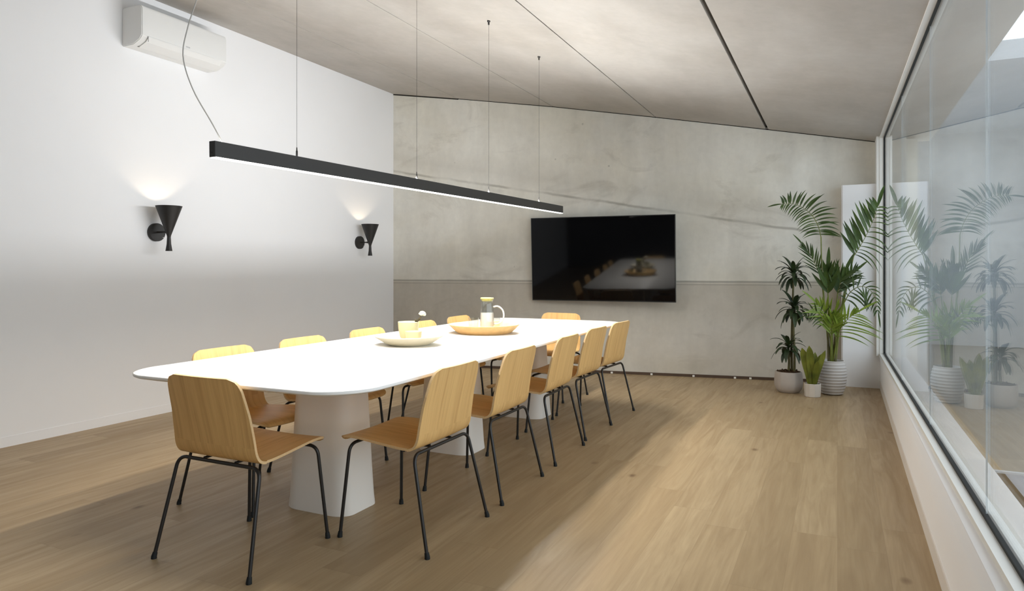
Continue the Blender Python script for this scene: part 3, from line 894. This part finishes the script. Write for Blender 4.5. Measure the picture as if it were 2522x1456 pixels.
# --- dracaena
DX, DY = -.440, 7.30
dra = thing('potted_dracaena', (DX, DY, 0), 0, 'dark-leaved tree-like plant with three tiered tufts in a grey stone pot, leftmost of the plants', 'plant')
def facet(a_, r, z):
    k_ = PI / 6
    q = (a_ % (2 * k_)) - k_
    return r * (1 + .35 * (math.cos(k_) / math.cos(q) - 1))
lathe_obj('pot', [(0, 0), (.090, 0), (.100, .006), (.122, .035), (.133, .075), (.1335, .12), (.128, .19), (.124, .205), (.116, .205), (.114, .18), (0, .18)], M_potg, dra, 72, 30, facet)
bm = bmesh.new(); lathe(bm, [(.1145, .182), (.112, .205), (.08, .212), (.04, .207), (0, .211)], 40)
for k in range(30):
    a_ = random.uniform(0, 2 * PI); r_ = random.uniform(.02, .102)
    bmesh.ops.create_icosphere(bm, subdivisions=1, radius=random.uniform(.006, .013), matrix=Matrix.Translation((r_ * math.cos(a_), r_ * math.sin(a_), .212)))
obj('soil', bm, M_soil, dra, smooth=True)
def tuft(c, n, L, wd):
    bm = bmesh.new()
    for k in range(n):
        a_ = k * 2.399 + random.uniform(-.2, .2)
        el = 1.25 - 1.25 * (k / n) + random.uniform(-.1, .1)
        d_ = Vector((math.cos(a_) * math.cos(el), math.sin(a_) * math.cos(el), math.sin(el)))
        blade(bm, droop_path(c + Vector((0, 0, .07 * (1 - k / n) - .02)), d_, L * random.uniform(.75, 1.1), 3.0 - 1.6 * math.sin(el), 10), wd * random.uniform(.85, 1.15), Vector((-.001, 0, 1)) if el < 1.1 else Vector((math.cos(a_), math.sin(a_), .2)), .22)
    return bm
for pts, n, L in (([(.03, .01, .19), (.028, .01, .45), (.036, .01, .8), (.046, .01, 1.14)], 30, .225),
                  ([(.055, -.02, .19), (.056, -.02, .4), (.048, -.02, .6), (.052, -.02, .80)], 26, .215),
                  ([(.0, -.015, .19), (.006, -.015, .3), (.0, -.02, .42)], 22, .20)):
    bm = bmesh.new(); c_ = catmull(pts, 20); tube(bm, c_, [.0125 - .003 * i / 20 for i in range(21)], 10)
    obj('cane', bm, M_cane, dra, smooth=True)
    obj('leaf_tuft', tuft(c_[-1], n, L, .0205), M_drac, dra, smooth=True, angle=50)

# --- small plant
SX, SY = -.217, 7.135
sm = thing('potted_snake_plant', (SX, SY, 0), 0, 'small upright broad-leaved plant in a little white pot, frontmost of the plants', 'plant')
lathe_obj('pot', [(0, 0), (.066, 0), (.070, .004), (.0735, .06), (.0750, .124), (.0735, .128), (.069, .126), (.067, .105), (0, .105)], M_potw, sm, 10, 12)
lathe_obj('soil', [(.066, .108), (.05, .114), (.02, .111), (0, .115)], M_soil, sm, 30)
LF = [((-.02, -.01), (-.065, -.035), .36, .036), ((-.005, -.012), (-.02, -.05), .385, .034), ((.015, 0), (.055, .01), .30, .030), ((.02, -.012), (.085, -.03), .345, .024), ((0, .015), (.02, .05), .31, .03), ((-.012, .01), (-.05, .04), .27, .028), ((.012, -.02), (.035, -.06), .25, .024)]
lp = lambda u: (.55 + .45 * min(1, u / .45)) * (1 if u < .55 else max(.03, 1 - ((u - .55) / .45) ** 2))
for (a_, b_), (tx, ty), L, wd in LF:
    path = catmull([(a_, b_, .108), (a_ + tx * .35, b_ + ty * .35, .108 + L * .4), (a_ + tx * .8, b_ + ty * .8, .108 + L * .8), (a_ + tx * 1.1, b_ + ty * 1.1, .108 + L)], 14)
    bm = bmesh.new(); blade(bm, path, wd, Vector((tx * 3, -1, .2)), .22, prof=lp, th=.0014)
    obj('leaf', bm, M_snake, sm, smooth=True, angle=60)

# ------------------------------------------------------------------ light
wd_ = bpy.data.worlds.new('World'); S.world = wd_; wd_.use_nodes = True
nt = wd_.node_tree
bg = nt.nodes['Background']
bg.inputs[0].default_value = (.90, .945, 1.0, 1); bg.inputs[1].default_value = 2.9
def portal(name, loc, rot, sx, sy):
    l_ = bpy.data.lights.new(name, 'AREA'); l_.shape = 'RECTANGLE'; l_.size = sx; l_.size_y = sy
    l_.cycles.is_portal = True
    o = bpy.data.objects.new(name, l_); link(o); o.location = loc; o.rotation_euler = rot
portal('window_daylight_portal', (.62, 2.3, 1.46), (0, PI / 2, 0), 2.2, 11)

# ------------------------------------------------------------------ camera
cam = bpy.data.cameras.new('camera'); co = bpy.data.objects.new('camera', cam); link(co)
co.location = (0, 0, 1.22); co.rotation_euler = (PI / 2, 0, .4453)
cam.sensor_width = 36; cam.lens = 36 * 1680.16 / 2522
cam.shift_y = -(728 - 663.1) / 2522
cam.clip_start = .05
S.camera = co

S.view_settings.view_transform = 'Standard'; S.view_settings.look = 'None'
S.view_settings.exposure = 0.0; S.view_settings.gamma = 1.0
S.view_settings.use_curve_mapping = False
try:
    cy_ = S.cycles
    cy_.max_bounces = 10; cy_.diffuse_bounces = 6; cy_.glossy_bounces = 5; cy_.transmission_bounces = 6; cy_.transparent_max_bounces = 24
    cy_.caustics_reflective = False; cy_.caustics_refractive = False
    cy_.sample_clamp_indirect = 6.0
    cy_.use_denoising = True
except Exception:
    pass
